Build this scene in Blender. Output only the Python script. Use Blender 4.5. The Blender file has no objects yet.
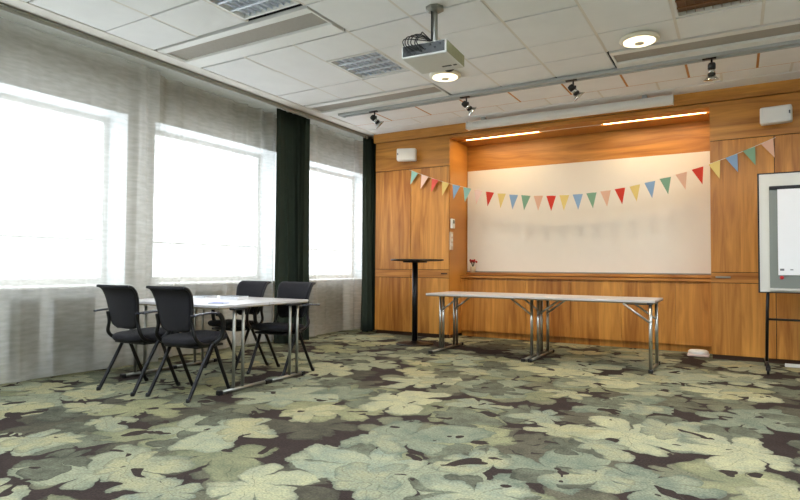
import bpy, bmesh, math, random
from mathutils import Vector, Matrix, Euler
random.seed(7)
S = bpy.context.scene
C = S.collection
PI = math.pi
CZ = 3.09          # ceiling height

# ------------------------------------------------------------------ materials
def lin(c):
    return tuple((v/255/12.92 if v/255 <= .04045 else ((v/255+.055)/1.055)**2.4) for v in c)+(1,)

def mat(name, col, rough=.5, metal=0, bump=0, bscale=60, var=0, vscale=8, emit=None, estr=0, coat=0, alpha=None):
    m = bpy.data.materials.new(name); m.use_nodes = True
    nt = m.node_tree; b = nt.nodes['Principled BSDF']
    c = lin(col)
    b.inputs['Base Color'].default_value = c
    b.inputs['Roughness'].default_value = rough
    b.inputs['Metallic'].default_value = metal
    if coat: b.inputs['Coat Weight'].default_value = coat
    tc = nt.nodes.new('ShaderNodeTexCoord')
    n = nt.nodes.new('ShaderNodeTexNoise'); n.inputs['Scale'].default_value = vscale; n.inputs['Detail'].default_value = 4
    nt.links.new(tc.outputs['Object'], n.inputs['Vector'])
    r = nt.nodes.new('ShaderNodeMapRange')
    r.inputs['To Min'].default_value = 1-max(var, .02); r.inputs['To Max'].default_value = 1+max(var, .02)
    nt.links.new(n.outputs['Fac'], r.inputs['Value'])
    mx = nt.nodes.new('ShaderNodeVectorMath'); mx.operation = 'SCALE'
    mx.inputs[0].default_value = c[:3]
    nt.links.new(r.outputs['Result'], mx.inputs['Scale'])
    nt.links.new(mx.outputs[0], b.inputs['Base Color'])
    if bump:
        n2 = nt.nodes.new('ShaderNodeTexNoise'); n2.inputs['Scale'].default_value = bscale; n2.inputs['Detail'].default_value = 3
        nt.links.new(tc.outputs['Object'], n2.inputs['Vector'])
        bp = nt.nodes.new('ShaderNodeBump'); bp.inputs['Strength'].default_value = bump; bp.inputs['Distance'].default_value = .01
        nt.links.new(n2.outputs['Fac'], bp.inputs['Height']); nt.links.new(bp.outputs['Normal'], b.inputs['Normal'])
    if emit:
        b.inputs['Emission Color'].default_value = lin(emit); b.inputs['Emission Strength'].default_value = estr
    return m

def wood(name, vertical=True, dark=(146, 86, 24), light=(222, 158, 72), plank=.16, rough=.38):
    m = bpy.data.materials.new(name); m.use_nodes = True
    nt = m.node_tree; N = nt.nodes; L = nt.links; b = N['Principled BSDF']
    tc = N.new('ShaderNodeTexCoord'); sep = N.new('ShaderNodeSeparateXYZ'); L.new(tc.outputs['Object'], sep.inputs[0])
    across = sep.outputs['X'] if vertical else sep.outputs['Z']
    along = sep.outputs['Z'] if vertical else sep.outputs['X']
    # veneer leaves: tone changes from strip to strip
    dv = N.new('ShaderNodeMath'); dv.operation = 'DIVIDE'; L.new(across, dv.inputs[0]); dv.inputs[1].default_value = plank
    fl = N.new('ShaderNodeMath'); fl.operation = 'FLOOR'; L.new(dv.outputs[0], fl.inputs[0])
    wn = N.new('ShaderNodeTexWhiteNoise'); wn.noise_dimensions = '1D'; L.new(fl.outputs[0], wn.inputs['W'])
    def stretched(sa, sl, det, dist=0):
        cx = N.new('ShaderNodeCombineXYZ')
        a = N.new('ShaderNodeMath'); a.operation = 'MULTIPLY'; L.new(across, a.inputs[0]); a.inputs[1].default_value = sa
        l = N.new('ShaderNodeMath'); l.operation = 'MULTIPLY'; L.new(along, l.inputs[0]); l.inputs[1].default_value = sl
        y = N.new('ShaderNodeMath'); y.operation = 'MULTIPLY'; L.new(fl.outputs[0], y.inputs[0]); y.inputs[1].default_value = 3.7
        L.new(a.outputs[0], cx.inputs[0]); L.new(y.outputs[0], cx.inputs[1]); L.new(l.outputs[0], cx.inputs[2])
        n = N.new('ShaderNodeTexNoise'); n.inputs['Scale'].default_value = 1; n.inputs['Detail'].default_value = det
        n.inputs['Distortion'].default_value = dist
        L.new(cx.outputs[0], n.inputs['Vector']); return n
    g1 = stretched(9, .9, 4, 1.2); g2 = stretched(90, 3, 3)
    mixf = N.new('ShaderNodeMath'); mixf.operation = 'MULTIPLY_ADD'; L.new(g1.outputs['Fac'], mixf.inputs[0]); mixf.inputs[1].default_value = 1.5
    o = N.new('ShaderNodeMath'); o.operation = 'MULTIPLY_ADD'; L.new(wn.outputs['Value'], o.inputs[0]); o.inputs[1].default_value = .36; o.inputs[2].default_value = -.62
    L.new(o.outputs[0], mixf.inputs[2])
    o2 = N.new('ShaderNodeMath'); o2.operation = 'MULTIPLY_ADD'; L.new(g2.outputs['Fac'], o2.inputs[0]); o2.inputs[1].default_value = .35
    L.new(mixf.outputs[0], o2.inputs[2])
    rp = N.new('ShaderNodeValToRGB'); rp.color_ramp.elements[0].color = lin(dark); rp.color_ramp.elements[1].color = lin(light)
    rp.color_ramp.elements[0].position = 0.05; rp.color_ramp.elements[1].position = .95
    L.new(o2.outputs[0], rp.inputs['Fac']); L.new(rp.outputs['Color'], b.inputs['Base Color'])
    b.inputs['Roughness'].default_value = rough
    return m

def carpet():
    m = bpy.data.materials.new('leaf carpet'); m.use_nodes = True
    nt = m.node_tree; N = nt.nodes; L = nt.links; b = N['Principled BSDF']
    tc = N.new('ShaderNodeTexCoord')
    def M(op, a, bb=None, c=None):
        n = N.new('ShaderNodeMath'); n.operation = op
        for i, v in enumerate((a, bb, c)):
            if v is None: continue
            if isinstance(v, (int, float)): n.inputs[i].default_value = v
            else: L.new(v, n.inputs[i])
        return n.outputs[0]
    dn = N.new('ShaderNodeTexNoise'); dn.inputs['Scale'].default_value = 3.2; dn.inputs['Detail'].default_value = 3
    L.new(tc.outputs['Object'], dn.inputs['Vector'])
    dsub = N.new('ShaderNodeVectorMath'); dsub.operation = 'SUBTRACT'; L.new(dn.outputs['Color'], dsub.inputs[0]); dsub.inputs[1].default_value = (.5, .5, .5)
    dsc = N.new('ShaderNodeVectorMath'); dsc.operation = 'SCALE'; L.new(dsub.outputs[0], dsc.inputs[0]); dsc.inputs['Scale'].default_value = .30
    dadd = N.new('ShaderNodeVectorMath'); dadd.operation = 'ADD'; L.new(tc.outputs['Object'], dadd.inputs[0]); L.new(dsc.outputs[0], dadd.inputs[1])
    mott = N.new('ShaderNodeTexNoise'); mott.inputs['Scale'].default_value = 6; mott.inputs['Detail'].default_value = 6; mott.inputs['Roughness'].default_value = .7
    L.new(tc.outputs['Object'], mott.inputs['Vector'])
    fine = N.new('ShaderNodeTexNoise'); fine.inputs['Scale'].default_value = 90; fine.inputs['Detail'].default_value = 2
    L.new(tc.outputs['Object'], fine.inputs['Vector'])
    base = N.new('ShaderNodeMix'); base.data_type = 'RGBA'
    base.inputs[6].default_value = lin((34, 26, 24)); base.inputs[7].default_value = lin((66, 54, 47))
    L.new(mott.outputs['Fac'], base.inputs[0])
    cur = base.outputs[2]
    layers = [  # scale, offset, leaf size, colour a, colour b
        (1.20, (3.1, 7.7), .52, (62, 58, 47), (96, 92, 74)),
        (1.50, (8.4, 1.9), .50, (78, 77, 62), (116, 114, 90)),
        (1.30, (2.2, 3.3), .52, (100, 103, 80), (144, 141, 104)),
        (1.20, (0.7, 4.6), .52, (102, 110, 94), (146, 146, 118)),
        (1.75, (5.5, 9.2), .48, (68, 68, 56), (114, 116, 94)),
        (1.15, (6.3, 2.2), .50, (126, 134, 116), (170, 164, 126)),
        (1.75, (1.3, 6.1), .44, (116, 124, 108), (164, 156, 116)),
    ]
    for sc, off, size, ca, cb in layers:
        mp = N.new('ShaderNodeMapping'); mp.inputs['Location'].default_value = (off[0], off[1], 0); mp.inputs['Scale'].default_value = (sc, sc, 0)
        L.new(dadd.outputs[0], mp.inputs['Vector'])
        vo = N.new('ShaderNodeTexVoronoi'); vo.voronoi_dimensions = '2D'; vo.inputs['Scale'].default_value = 1; vo.inputs['Randomness'].default_value = .75
        L.new(mp.outputs[0], vo.inputs['Vector'])
        d = N.new('ShaderNodeVectorMath'); d.operation = 'SUBTRACT'; L.new(mp.outputs[0], d.inputs[0]); L.new(vo.outputs['Position'], d.inputs[1])
        sp = N.new('ShaderNodeSeparateXYZ'); L.new(d.outputs[0], sp.inputs[0])
        cs = N.new('ShaderNodeSeparateColor'); L.new(vo.outputs['Color'], cs.inputs[0])
        th = M('ADD', M('ARCTAN2', sp.outputs[1], sp.outputs[0]), M('MULTIPLY', cs.outputs[0], 6.2832))
        r = M('SQRT', M('ADD', M('MULTIPLY', sp.outputs[0], sp.outputs[0]), M('MULTIPLY', sp.outputs[1], sp.outputs[1])))
        # five rounded lobes, a notch at the stalk
        thw = M('ADD', th, M('MULTIPLY', M('SINE', M('ADD', th, M('MULTIPLY', cs.outputs[1], 9.0))), .30))
        lob = M('POWER', M('ABSOLUTE', M('COSINE', M('MULTIPLY', thw, 2.5))), .45)
        env = M('MULTIPLY_ADD', M('COSINE', th), .24, M('MULTIPLY_ADD', cs.outputs[0], .25, .68))
        R = M('MULTIPLY', M('MULTIPLY', M('MULTIPLY_ADD', lob, .80, .20), M('MULTIPLY', env, M('MULTIPLY_ADD', M('SINE', M('ADD', M('MULTIPLY', th, 2.0), M('MULTIPLY', cs.outputs[1], 6.28))), .16, .86))), size*1.2)
        wob = M('MULTIPLY_ADD', mott.outputs['Fac'], .16, -.08)
        edge = M('SUBTRACT', M('ADD', R, wob), r)
        mask = N.new('ShaderNodeMapRange'); mask.interpolation_type = 'SMOOTHSTEP'
        mask.inputs['From Min'].default_value = -.004; mask.inputs['From Max'].default_value = .008
        L.new(edge, mask.inputs['Value'])
        # colour of this leaf
        mc = N.new('ShaderNodeMix'); mc.data_type = 'RGBA'; mc.inputs[6].default_value = lin(ca); mc.inputs[7].default_value = lin(cb)
        L.new(M('ADD', M('MULTIPLY', cs.outputs[1], .6), M('MULTIPLY', M('SUBTRACT', mott.outputs['Fac'], .38), 2.2)), mc.inputs[0])
        # veins along the lobes and a slightly paler rim
        vein = M('MULTIPLY', M('LESS_THAN', M('MULTIPLY', M('ABSOLUTE', M('SINE', M('MULTIPLY', thw, 2.5))), r), .005), M('GREATER_THAN', lob, .5))
        vm = N.new('ShaderNodeMix'); vm.data_type = 'RGBA'; L.new(M('MULTIPLY', vein, .45), vm.inputs[0]); L.new(mc.outputs[2], vm.inputs[6]); vm.inputs[7].default_value = lin((64, 62, 50))
        rim = N.new('ShaderNodeMapRange'); rim.inputs['From Min'].default_value = 0; rim.inputs['From Max'].default_value = .07
        rim.inputs['To Min'].default_value = 1.0; rim.inputs['To Max'].default_value = 0; L.new(edge, rim.inputs['Value'])
        rm = N.new('ShaderNodeMix'); rm.data_type = 'RGBA'; L.new(M('MULTIPLY', rim.outputs[0], .55), rm.inputs[0]); L.new(vm.outputs[2], rm.inputs[6]); rm.inputs[7].default_value = lin(tuple(int(v*.72) for v in ca))
        fm = M('MULTIPLY', mask.outputs[0], M('GREATER_THAN', cs.outputs[2], .3))
        out = N.new('ShaderNodeMix'); out.data_type = 'RGBA'; L.new(fm, out.inputs[0]); L.new(cur, out.inputs[6]); L.new(rm.outputs[2], out.inputs[7])
        cur = out.outputs[2]
    hn = N.new('ShaderNodeTexNoise'); hn.inputs['Scale'].default_value = 4.6; hn.inputs['Detail'].default_value = 2; hn.inputs['Distortion'].default_value = .6
    L.new(tc.outputs['Object'], hn.inputs['Vector'])
    hm = N.new('ShaderNodeMix'); hm.data_type = 'RGBA'; L.new(M('GREATER_THAN', hn.outputs['Fac'], .655), hm.inputs[0]); L.new(cur, hm.inputs[6]); hm.inputs[7].default_value = lin((52, 42, 36))
    cur = hm.outputs[2]
    gr = N.new('ShaderNodeMapRange'); gr.inputs['To Min'].default_value = .35; gr.inputs['To Max'].default_value = 1.6; L.new(fine.outputs['Fac'], gr.inputs['Value'])
    fs = N.new('ShaderNodeVectorMath'); fs.operation = 'SCALE'; L.new(cur, fs.inputs[0]); L.new(gr.outputs[0], fs.inputs['Scale'])
    L.new(fs.outputs[0], b.inputs['Base Color'])
    b.inputs['Roughness'].default_value = .95; b.inputs['Specular IOR Level'].default_value = .15
    bp = N.new('ShaderNodeBump'); bp.inputs['Strength'].default_value = .5; bp.inputs['Distance'].default_value = .006
    L.new(fine.outputs['Fac'], bp.inputs['Height']); L.new(bp.outputs['Normal'], b.inputs['Normal'])
    return m

def sheer_mat():
    m = bpy.data.materials.new('sheer voile'); m.use_nodes = True
    nt = m.node_tree; N = nt.nodes; L = nt.links; N.remove(N['Principled BSDF']); out = N['Material Output']
    tc = N.new('ShaderNodeTexCoord')
    mp = N.new('ShaderNodeMapping'); mp.inputs['Scale'].default_value = (5, 7.0, 34); L.new(tc.outputs['Object'], mp.inputs['Vector'])
    n = N.new('ShaderNodeTexNoise'); n.inputs['Scale'].default_value = 1; n.inputs['Detail'].default_value = 3; L.new(mp.outputs[0], n.inputs['Vector'])
    mr = N.new('ShaderNodeMapRange'); mr.inputs['From Min'].default_value = .3; mr.inputs['From Max'].default_value = .7
    mr.inputs['To Min'].default_value = .62; mr.inputs['To Max'].default_value = .52; L.new(n.outputs['Fac'], mr.inputs['Value'])
    tr = N.new('ShaderNodeBsdfTransparent'); tl = N.new('ShaderNodeBsdfTranslucent'); df = N.new('ShaderNodeBsdfDiffuse')
    tl.inputs['Color'].default_value = lin((244, 243, 240)); df.inputs['Color'].default_value = lin((196, 193, 182))
    a = N.new('ShaderNodeMixShader'); a.inputs[0].default_value = .7; L.new(tl.outputs[0], a.inputs[1]); L.new(df.outputs[0], a.inputs[2])
    bmx = N.new('ShaderNodeMixShader'); L.new(mr.outputs[0], bmx.inputs[0]); L.new(a.outputs[0], bmx.inputs[1]); L.new(tr.outputs[0], bmx.inputs[2])
    L.new(bmx.outputs[0], out.inputs['Surface'])
    return m

def glass_mat():
    m = bpy.data.materials.new('window glass'); m.use_nodes = True
    nt = m.node_tree; N = nt.nodes; L = nt.links; N.remove(N['Principled BSDF']); out = N['Material Output']
    tr = N.new('ShaderNodeBsdfTransparent'); gl = N.new('ShaderNodeBsdfGlossy'); gl.inputs['Roughness'].default_value = .02
    mx = N.new('ShaderNodeMixShader'); mx.inputs[0].default_value = .04
    L.new(tr.outputs[0], mx.inputs[1]); L.new(gl.outputs[0], mx.inputs[2]); L.new(mx.outputs[0], out.inputs['Surface'])
    return m

M_ = {
 'carpet': carpet(), 'sheer': sheer_mat(), 'glass': glass_mat(),
 'woodv': wood('veneer vertical'), 'woodh': wood('veneer horizontal', False, plank=.5),
 'wooddark': mat('kick board', (70, 42, 20), .6, var=.1),
 'seam': mat('shadow gap', (40, 24, 12), .8),
 'tile': mat('ceiling tile', (240, 240, 239), .95, bump=.3, bscale=300, var=.05, vscale=5),
 'void': mat('ceiling void', (26, 22, 20), .9),
 'runner': mat('ceiling runner', (226, 221, 212), .6),
 'runner_o': mat('ceiling runner orange-lit', (196, 132, 62), .6),  # white runners where warm light is put into the colour
 'perf': mat('perforated panel', (168, 162, 152), .9, bump=.3, bscale=200, var=.08, vscale=30),
 'white': mat('white paint', (232, 231, 226), .5), 'whitem': mat('white plastic', (226, 226, 222), .4),
 'wall': mat('painted wall', (158, 152, 136), .85, bump=.1), 'wall2': mat('light wall', (206, 205, 198), .9),
 'reveal': mat('reveal paint', (206, 208, 208), .7),
 'olive': mat('heater cover olive', (84, 78, 56), .7, var=.08),
 'green': mat('dark green curtain', (40, 52, 42), .9, bump=.2, bscale=200, var=.15, vscale=20),
 'black': mat('black plastic', (18, 18, 20), .45), 'blackf': mat('black fabric', (24, 22, 27), .9, bump=.4, bscale=350, var=.15, vscale=60),
 'blackm': mat('black metal', (16, 16, 17), .35, .3), 'armm': mat('arm top', (44, 48, 60), .25, .2),
 'chrome': mat('chrome tube', (190, 188, 182), .28, 1), 'alu': mat('satin aluminium', (150, 150, 140), .4, .8),
 'laminate': mat('table laminate', (196, 192, 190), .35, var=.03), 'edge': mat('table edge', (120, 108, 78), .6),
 'wb': mat('white board', (230, 226, 216), .6), 'paper': mat('paper', (238, 240, 242), .9),
 'boardgrey': mat('board grey', (212, 212, 204), .5), 'boardgrey2': mat('pad support grey', (126, 132, 126), .5),
 'proj': mat('projector casing', (212, 212, 206), .5, var=.04, vscale=60), 'projg': mat('projector olive side', (136, 138, 104), .6),
 'projd': mat('projector rear panel', (58, 60, 56), .6), 'grey': mat('track grey', (176, 179, 178), .45, .1), 'rail': mat('rail grey', (170, 170, 160), .6),
 'silver': mat('reflector', (200, 200, 196), .2, 1), 'louvre': mat('louvre blade', (206, 212, 222), .4, .2),
 'lumback': mat('luminaire tray', (226, 232, 242), .5), 'lumbrown': mat('luminaire tray bronze', (128, 92, 62), .5, .3),
 'lamp_w': mat('lamp diffuser', (255, 250, 235), .5, emit=(255, 236, 196), estr=1.0),
 'fill_glow': mat('added fill panel', (255, 255, 255), .5, emit=(226, 238, 255), estr=21),  # glow of the panels added as room fill
 'led': mat('led strip', (255, 240, 210), .5, emit=(255, 214, 150), estr=9),
 'rimw': mat('lamp rim cream', (238, 230, 208), .5),
 'blue': mat('blue cover', (40, 60, 160), .5), 'dgrey': mat('dark grey cover', (70, 76, 84), .6),
 'red': mat('red petals', (150, 24, 20), .8), 'leafg': mat('leaf green', (40, 66, 30), .8), 'pot': mat('cream pot', (214, 202, 172), .6),
 'beige': mat('beige sheet', (206, 190, 170), .6), 'cord': mat('cotton cord', (230, 226, 214), .9),
 'ink': mat('grey ink', (110, 112, 116), .8), 'redp': mat('red plastic', (190, 30, 36), .4), 'pale': mat('pale pink plastic', (226, 205, 198), .5),
}
FC = {'t': (146, 190, 180), 'p': (232, 200, 186), 'r': (206, 60, 42), 'y': (222, 196, 120), 'b': (138, 168, 200), 'g': (126, 164, 136), 'o': (222, 178, 152), 'c': (218, 92, 82)}
FM = {k: mat('pennant '+k, v, .9) for k, v in FC.items()}

# ------------------------------------------------------------------ mesh helpers
def link(name, bm, m, parent=None, smooth=False, loc=None):
    bmesh.ops.recalc_face_normals(bm, faces=bm.faces)
    me = bpy.data.meshes.new(name); bm.to_mesh(me); bm.free()
    o = bpy.data.objects.new(name, me); C.objects.link(o)
    for mm in (m if isinstance(m, list) else [m]): me.materials.append(M_[mm] if isinstance(mm, str) else mm)
    if smooth:
        for p in me.polygons: p.use_smooth = True
    if parent: o.parent = parent
    if loc: o.location = loc
    return o

def box(bm, x0, x1, y0, y1, z0, z1, bev=0, mi=0, mtx=None):
    r = bmesh.ops.create_cube(bm, size=1)
    vs = r['verts']
    for v in vs:
        v.co = Vector(((x0+x1)/2+v.co.x*(x1-x0), (y0+y1)/2+v.co.y*(y1-y0), (z0+z1)/2+v.co.z*(z1-z0)))
    fs = list({f for v in vs for f in v.link_faces})
    if bev:
        es = list({e for v in vs for e in v.link_edges})
        rb = bmesh.ops.bevel(bm, geom=es, offset=bev, segments=2, affect='EDGES', profile=.5)
        fs = [f for f in bm.faces if f in set(rb['faces'])] + [f for f in fs if f.is_valid]
        vs = list({v for f in fs for v in f.verts})
    for f in fs: f.material_index = mi
    if mtx is not None:
        for v in vs: v.co = mtx @ v.co
    return vs

def tube(bm, pts, r, seg=10, cap=True, flat=None, mi=0):
    """sweep a circle (or ellipse: flat=(rx, rz)) along points"""
    pts = [Vector(p) for p in pts]; rings = []
    prev = None
    for i, p in enumerate(pts):
        t = (pts[min(i+1, len(pts)-1)]-pts[max(i-1, 0)]).normalized()
        up = Vector((0, 0, 1)) if abs(t.z) < .95 else Vector((0, 1, 0))
        if prev is None: a = t.cross(up).normalized()
        else:
            a = prev-t*prev.dot(t)
            a = a.normalized() if a.length > 1e-5 else t.cross(up).normalized()
        prev = a; b = t.cross(a).normalized()
        rr = r[i] if isinstance(r, (list, tuple)) else r
        ra, rb = (rr, rr) if flat is None else (flat[0], flat[1])
        rings.append([bm.verts.new(p+a*math.cos(2*PI*k/seg)*ra+b*math.sin(2*PI*k/seg)*rb) for k in range(seg)])
    for i in range(len(rings)-1):
        for k in range(seg):
            f = bm.faces.new((rings[i][k], rings[i][(k+1) % seg], rings[i+1][(k+1) % seg], rings[i+1][k])); f.material_index = mi
    if cap:
        bm.faces.new(rings[0][::-1]).material_index = mi; bm.faces.new(rings[-1]).material_index = mi

def smooth_path(pts, n=6):
    pts = [Vector(p) for p in pts]; out = []
    P = [pts[0]]+pts+[pts[-1]]
    for i in range(1, len(P)-2):
        for k in range(n):
            t = k/n; a, b, c, d = P[i-1], P[i], P[i+1], P[i+2]
            out.append(.5*((2*b)+(c-a)*t+(2*a-5*b+4*c-d)*t*t+(3*b-a-3*c+d)*t**3))
    out.append(pts[-1]); return out

def lathe(bm, prof, seg=32, c=(0, 0, 0), mtx=None, mi=0):
    rings = []
    for r, z in prof:
        rings.append([bm.verts.new((c[0]+max(r, .0004)*math.cos(2*PI*k/seg), c[1]+max(r, .0004)*math.sin(2*PI*k/seg), c[2]+z)) for k in range(seg)])
    for i in range(len(rings)-1):
        for k in range(seg):
            bm.faces.new((rings[i][k], rings[i][(k+1) % seg], rings[i+1][(k+1) % seg], rings[i+1][k])).material_index = mi
    bm.faces.new(rings[0][::-1]).material_index = mi; bm.faces.new(rings[-1]).material_index = mi
    if mtx is not None:
        for rr in rings:
            for v in rr: v.co = mtx @ v.co

def grid_solid(bm, fn, nu, nv, th):
    """closed sheet: fn(u,v)->Vector, thickness th along its normal"""
    A = [[fn(i/nu, j/nv) for j in range(nv+1)] for i in range(nu+1)]
    def nrm(i, j):
        du = A[min(i+1, nu)][j]-A[max(i-1, 0)][j]; dv = A[i][min(j+1, nv)]-A[i][max(j-1, 0)]
        n = du.cross(dv); return n.normalized() if n.length > 1e-9 else Vector((0, 1, 0))
    F = [[bm.verts.new(A[i][j]+nrm(i, j)*th/2) for j in range(nv+1)] for i in range(nu+1)]
    B = [[bm.verts.new(A[i][j]-nrm(i, j)*th/2) for j in range(nv+1)] for i in range(nu+1)]
    for i in range(nu):
        for j in range(nv):
            bm.faces.new((F[i][j], F[i+1][j], F[i+1][j+1], F[i][j+1])); bm.faces.new((B[i][j], B[i][j+1], B[i+1][j+1], B[i+1][j]))
    for i in range(nu):
        bm.faces.new((F[i][0], B[i][0], B[i+1][0], F[i+1][0])); bm.faces.new((F[i][nv], F[i+1][nv], B[i+1][nv], B[i][nv]))
    for j in range(nv):
        bm.faces.new((F[0][j], F[0][j+1], B[0][j+1], B[0][j])); bm.faces.new((F[nu][j], B[nu][j], B[nu][j+1], F[nu][j+1]))

def NB(): return bmesh.new()
def boxes(name, L, m, parent=None, bev=0, smooth=False):
    bm = NB()
    for b in L: box(bm, *b, bev=bev)
    return link(name, bm, m, parent, smooth)
def tag(o, label, cat, group=None):
    o['label'] = label; o['category'] = cat
    if group: o['group'] = group
    return o
def empty(name, loc, rz=0):
    o = bpy.data.objects.new(name, None); o.location = loc; o.rotation_euler = (0, 0, rz); o.empty_display_size = .1
    C.objects.link(o); return o
def struct(o): o['kind'] = 'structure'; return o
def copy_tree(o, parent=None):
    c = o.copy(); C.objects.link(c)
    if parent: c.parent = parent
    for ch in list(o.children): copy_tree(ch, c)
    return c

# ------------------------------------------------------------------ room shell
XR, YB, XW = 3.0, -3.5, -5.56   # right wall, rear wall, window wall (inner face)
struct(boxes('floor', [(-6.0, XR+.1, YB-.1, 8.7, -.1, 0)], 'carpet'))
struct(boxes('wall_back', [(-4.85, XR+.1, 8.12, 8.7, 0, 3.3)], 'woodh'))
struct(boxes('wall_corner', [(-6.0, -4.85, 8.6, 8.7, 0, 3.3)], 'wall2'))
struct(boxes('wall_right', [(XR, XR+.1, YB-.1, 8.3, 0, 3.3)], 'wall2'))
struct(boxes('wall_rear', [(-5.9, XR, YB-.1, YB, 0, 3.3)], 'wall2'))
# window wall: piers, parapet and lintel around the windows
WIN = [(-3.0, -.9), (-.58, 1.42), (1.73, 3.73), (4.05, 6.05), (6.38, 8.38)]
ZS, ZT = .80, 2.63
YE = 8.6
XG = XW-.40        # plane of the glass, at the outer end of a deep reveal
L = [(XG-.02, XW, YB, YE, 0, ZS), (XG-.02, XW, YB, YE, ZT, 3.3)]
ys = [YB]+[v for w in WIN for v in w]+[YE]
for i in range(0, len(ys), 2): L.append((XG-.02, XW, ys[i], ys[i+1], ZS, ZT))
struct(boxes('wall_left', L, 'wall'))
for i, (a, b) in enumerate(WIN):
    w = struct(empty('window_%d' % (i+1), (XG+.03, (a+b)/2, ZS)))
    h = (b-a)/2; H = ZT-ZS; f = .07
    boxes('window_frame', [(-.04, .03, -h, -h+.06, 0, H), (-.04, .03, h-.06, h, 0, H), (-.04, .03, -h+.06, h-.06, H-.06, H), (-.04, .03, -h+.06, h-.06, 0, .09)], 'white', w, bev=.004)
    boxes('transom', [(-.03, .015, -h+.06, h-.06, .485, .51)], 'white', w, bev=.003)
    boxes('window_pane', [(-.012, -.006, -h+.06, h-.06, .09, H-.06)], 'glass', w)
    boxes('window_sill', [(.03, .50, -h-.04 if i else -h, h+.04, .0, .025)], 'white', w, bev=.006)
    boxes('reveal_lining', [(.03, .37, h-.006, h-.001, .001, H-.001), (.03, .37, -h+.001, -h+.006, .001, H-.001), (.03, .37, -h+.006, h-.006, H-.006, H-.001)], 'reveal', w)
struct(boxes('parapet_glow', [(XW, XW+.012, YB, YE, .0, .79)], 'white'))  # added white board; its paleness stands for light between the heater covers
# heater covers under the sills
def heater(y0, y1, label):
    t = empty('heater_panel', (XW, (y0+y1)/2, 0)); h = (y1-y0)/2
    boxes('cover', [(.013, .085, -h, h, 0, .70)], 'olive', t, bev=.006)
    boxes('top_grille', [(.005, .095, -h-.005, h+.005, .70, .725)], 'boardgrey2', t, bev=.003)
    tag(t, label, 'heater', None)
heater(2.62, 2.84, 'narrow olive heater panel behind the sheer curtain, leftmost under the first window')
heater(3.0, 3.36, 'wide olive heater panel behind the sheer curtain, left of the leftmost chair')
heater(4.62, 5.0, 'olive heater panel behind the sheer curtain under the middle window')
heater(6.72, 7.08, 'olive heater panel under the far window, nearer to the tall green curtain')
heater(7.18, 7.5, 'olive heater panel under the far window, next to the corner curtain')

# ceiling: slab, tiles with open joints, runners
struct(boxes('ceiling', [(-6.0, XR+.1, YB-.1, 8.7, 3.3, 3.4)], 'void'))
gx = [-4.8+.625*i for i in range(0, 13)]
gy = [4.04, 4.515, 5.165, 5.65, 6.2]
step = [4.04-2.19, 4.515-2.19, 5.165-2.19, 5.65-2.19]
ally = []
for k in range(4, -1, -1):
    for v in (4.04, 4.515, 5.165, 5.65): ally.append(v-2.19*k)
ally = [v for v in ally if v > YB]+[6.20]
ally = [YB]+ally
beams = []   # (x0,x1,y0,y1)
for k in range(0, 4):
    y0, y1 = 5.65-2.19*k, 6.20-2.19*k
    for x0, x1 in ((-4.8, -2.925), (-1.05, .825)): beams.append((x0, x1, y0, min(y1, y0+.55)))
lums = [(2, 4.515, 5.165), (2, 4.515-2.19+.55, 5.165-2.19+.43), (7, 4.515, 5.165)]
fill_panels = [(4, 4.515-2.19, 5.165-2.19), (7, 4.515-2.19, 5.165-2.19), (10, 4.515-2.19, 5.165-2.19),  # out-of-view panels, added to brighten the room
                 (4, 4.515-4.38, 5.165-4.38), (7, 4.515-4.38, 5.165-4.38), (10, 4.515-4.38, 5.165-4.38), (1, 4.515-4.38, 5.165-4.38), (10, 4.515, 5.165)]
bm = NB(); g = .006
for i in range(len(gx)-1):
    x0, x1 = gx[i]+.012, gx[i+1]-.012
    seams = list(ally)
    for j in range(len(seams)-1):
        y0, y1 = seams[j]+random.choice((.003, .008, .016)), seams[j+1]-random.choice((.002, .006, .011))
        if y1-y0 < .03: continue
        xm, ym = (x0+x1)/2, (y0+y1)/2
        if any(b[0] < xm < b[1] and b[2]-.02 < ym < b[3]+.05 for b in beams): continue
        if any(l[0] == i and l[1] < ym < l[2] for l in lums+fill_panels): continue
        if i == 2 and 2.8 < ym < 3.4: continue
        dz = random.choice([0, 0, 0, .002, -.003])
        box(bm, x0, x1, y0, y1, CZ+dz, CZ+.018+dz)
    box(bm, x0, x1, 6.33, 6.84, CZ, CZ+.018)
    box(bm, x0+.3, x1+.3, 6.855, 7.15, CZ, CZ+.018)
box(bm, -4.8, -4.5, 6.855, 7.15, CZ, CZ+.018)
box(bm, -4.8, XR, 6.205, 6.325, CZ+.004, CZ+.018)
box(bm, -4.8, XR, 7.16, 7.47, CZ-.004, CZ+.018)
tiles = struct(link('ceiling', bm, 'tile'))
bm = NB()
for i, x in enumerate(gx[1:-1]):
    cuts = sorted((b[2], b[3]) for b in beams if b[0]-.01 < x < b[1]+.01)
    y = YB
    for c0, c1 in cuts+[(6.12, 6.3)]:
        if c0 > y: box(bm, x-.011, x+.011, y, c0, CZ+.001, CZ+.02, mi=1 if i in (3, 8) and y > 2 else 0)
        y = c1
    box(bm, x-.011, x+.011, 6.33, 6.84, CZ+.001, CZ+.02, mi=1)
    for j, y in enumerate(ally[1:]):
        pass
for i, x in enumerate(gx[1:-1]):
    box(bm, x+.289, x+.311, 6.855, 7.15, CZ+.001, CZ+.02, mi=0)
box(bm, -4.8, XR, 6.838, 6.857, CZ+.002, CZ+.02, mi=1)
box(bm, -4.8, XR, 7.148, 7.162, CZ+.004, CZ+.02, mi=0)
rn = struct(link('trim_1', bm, ['runner', 'runner_o']))
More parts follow.
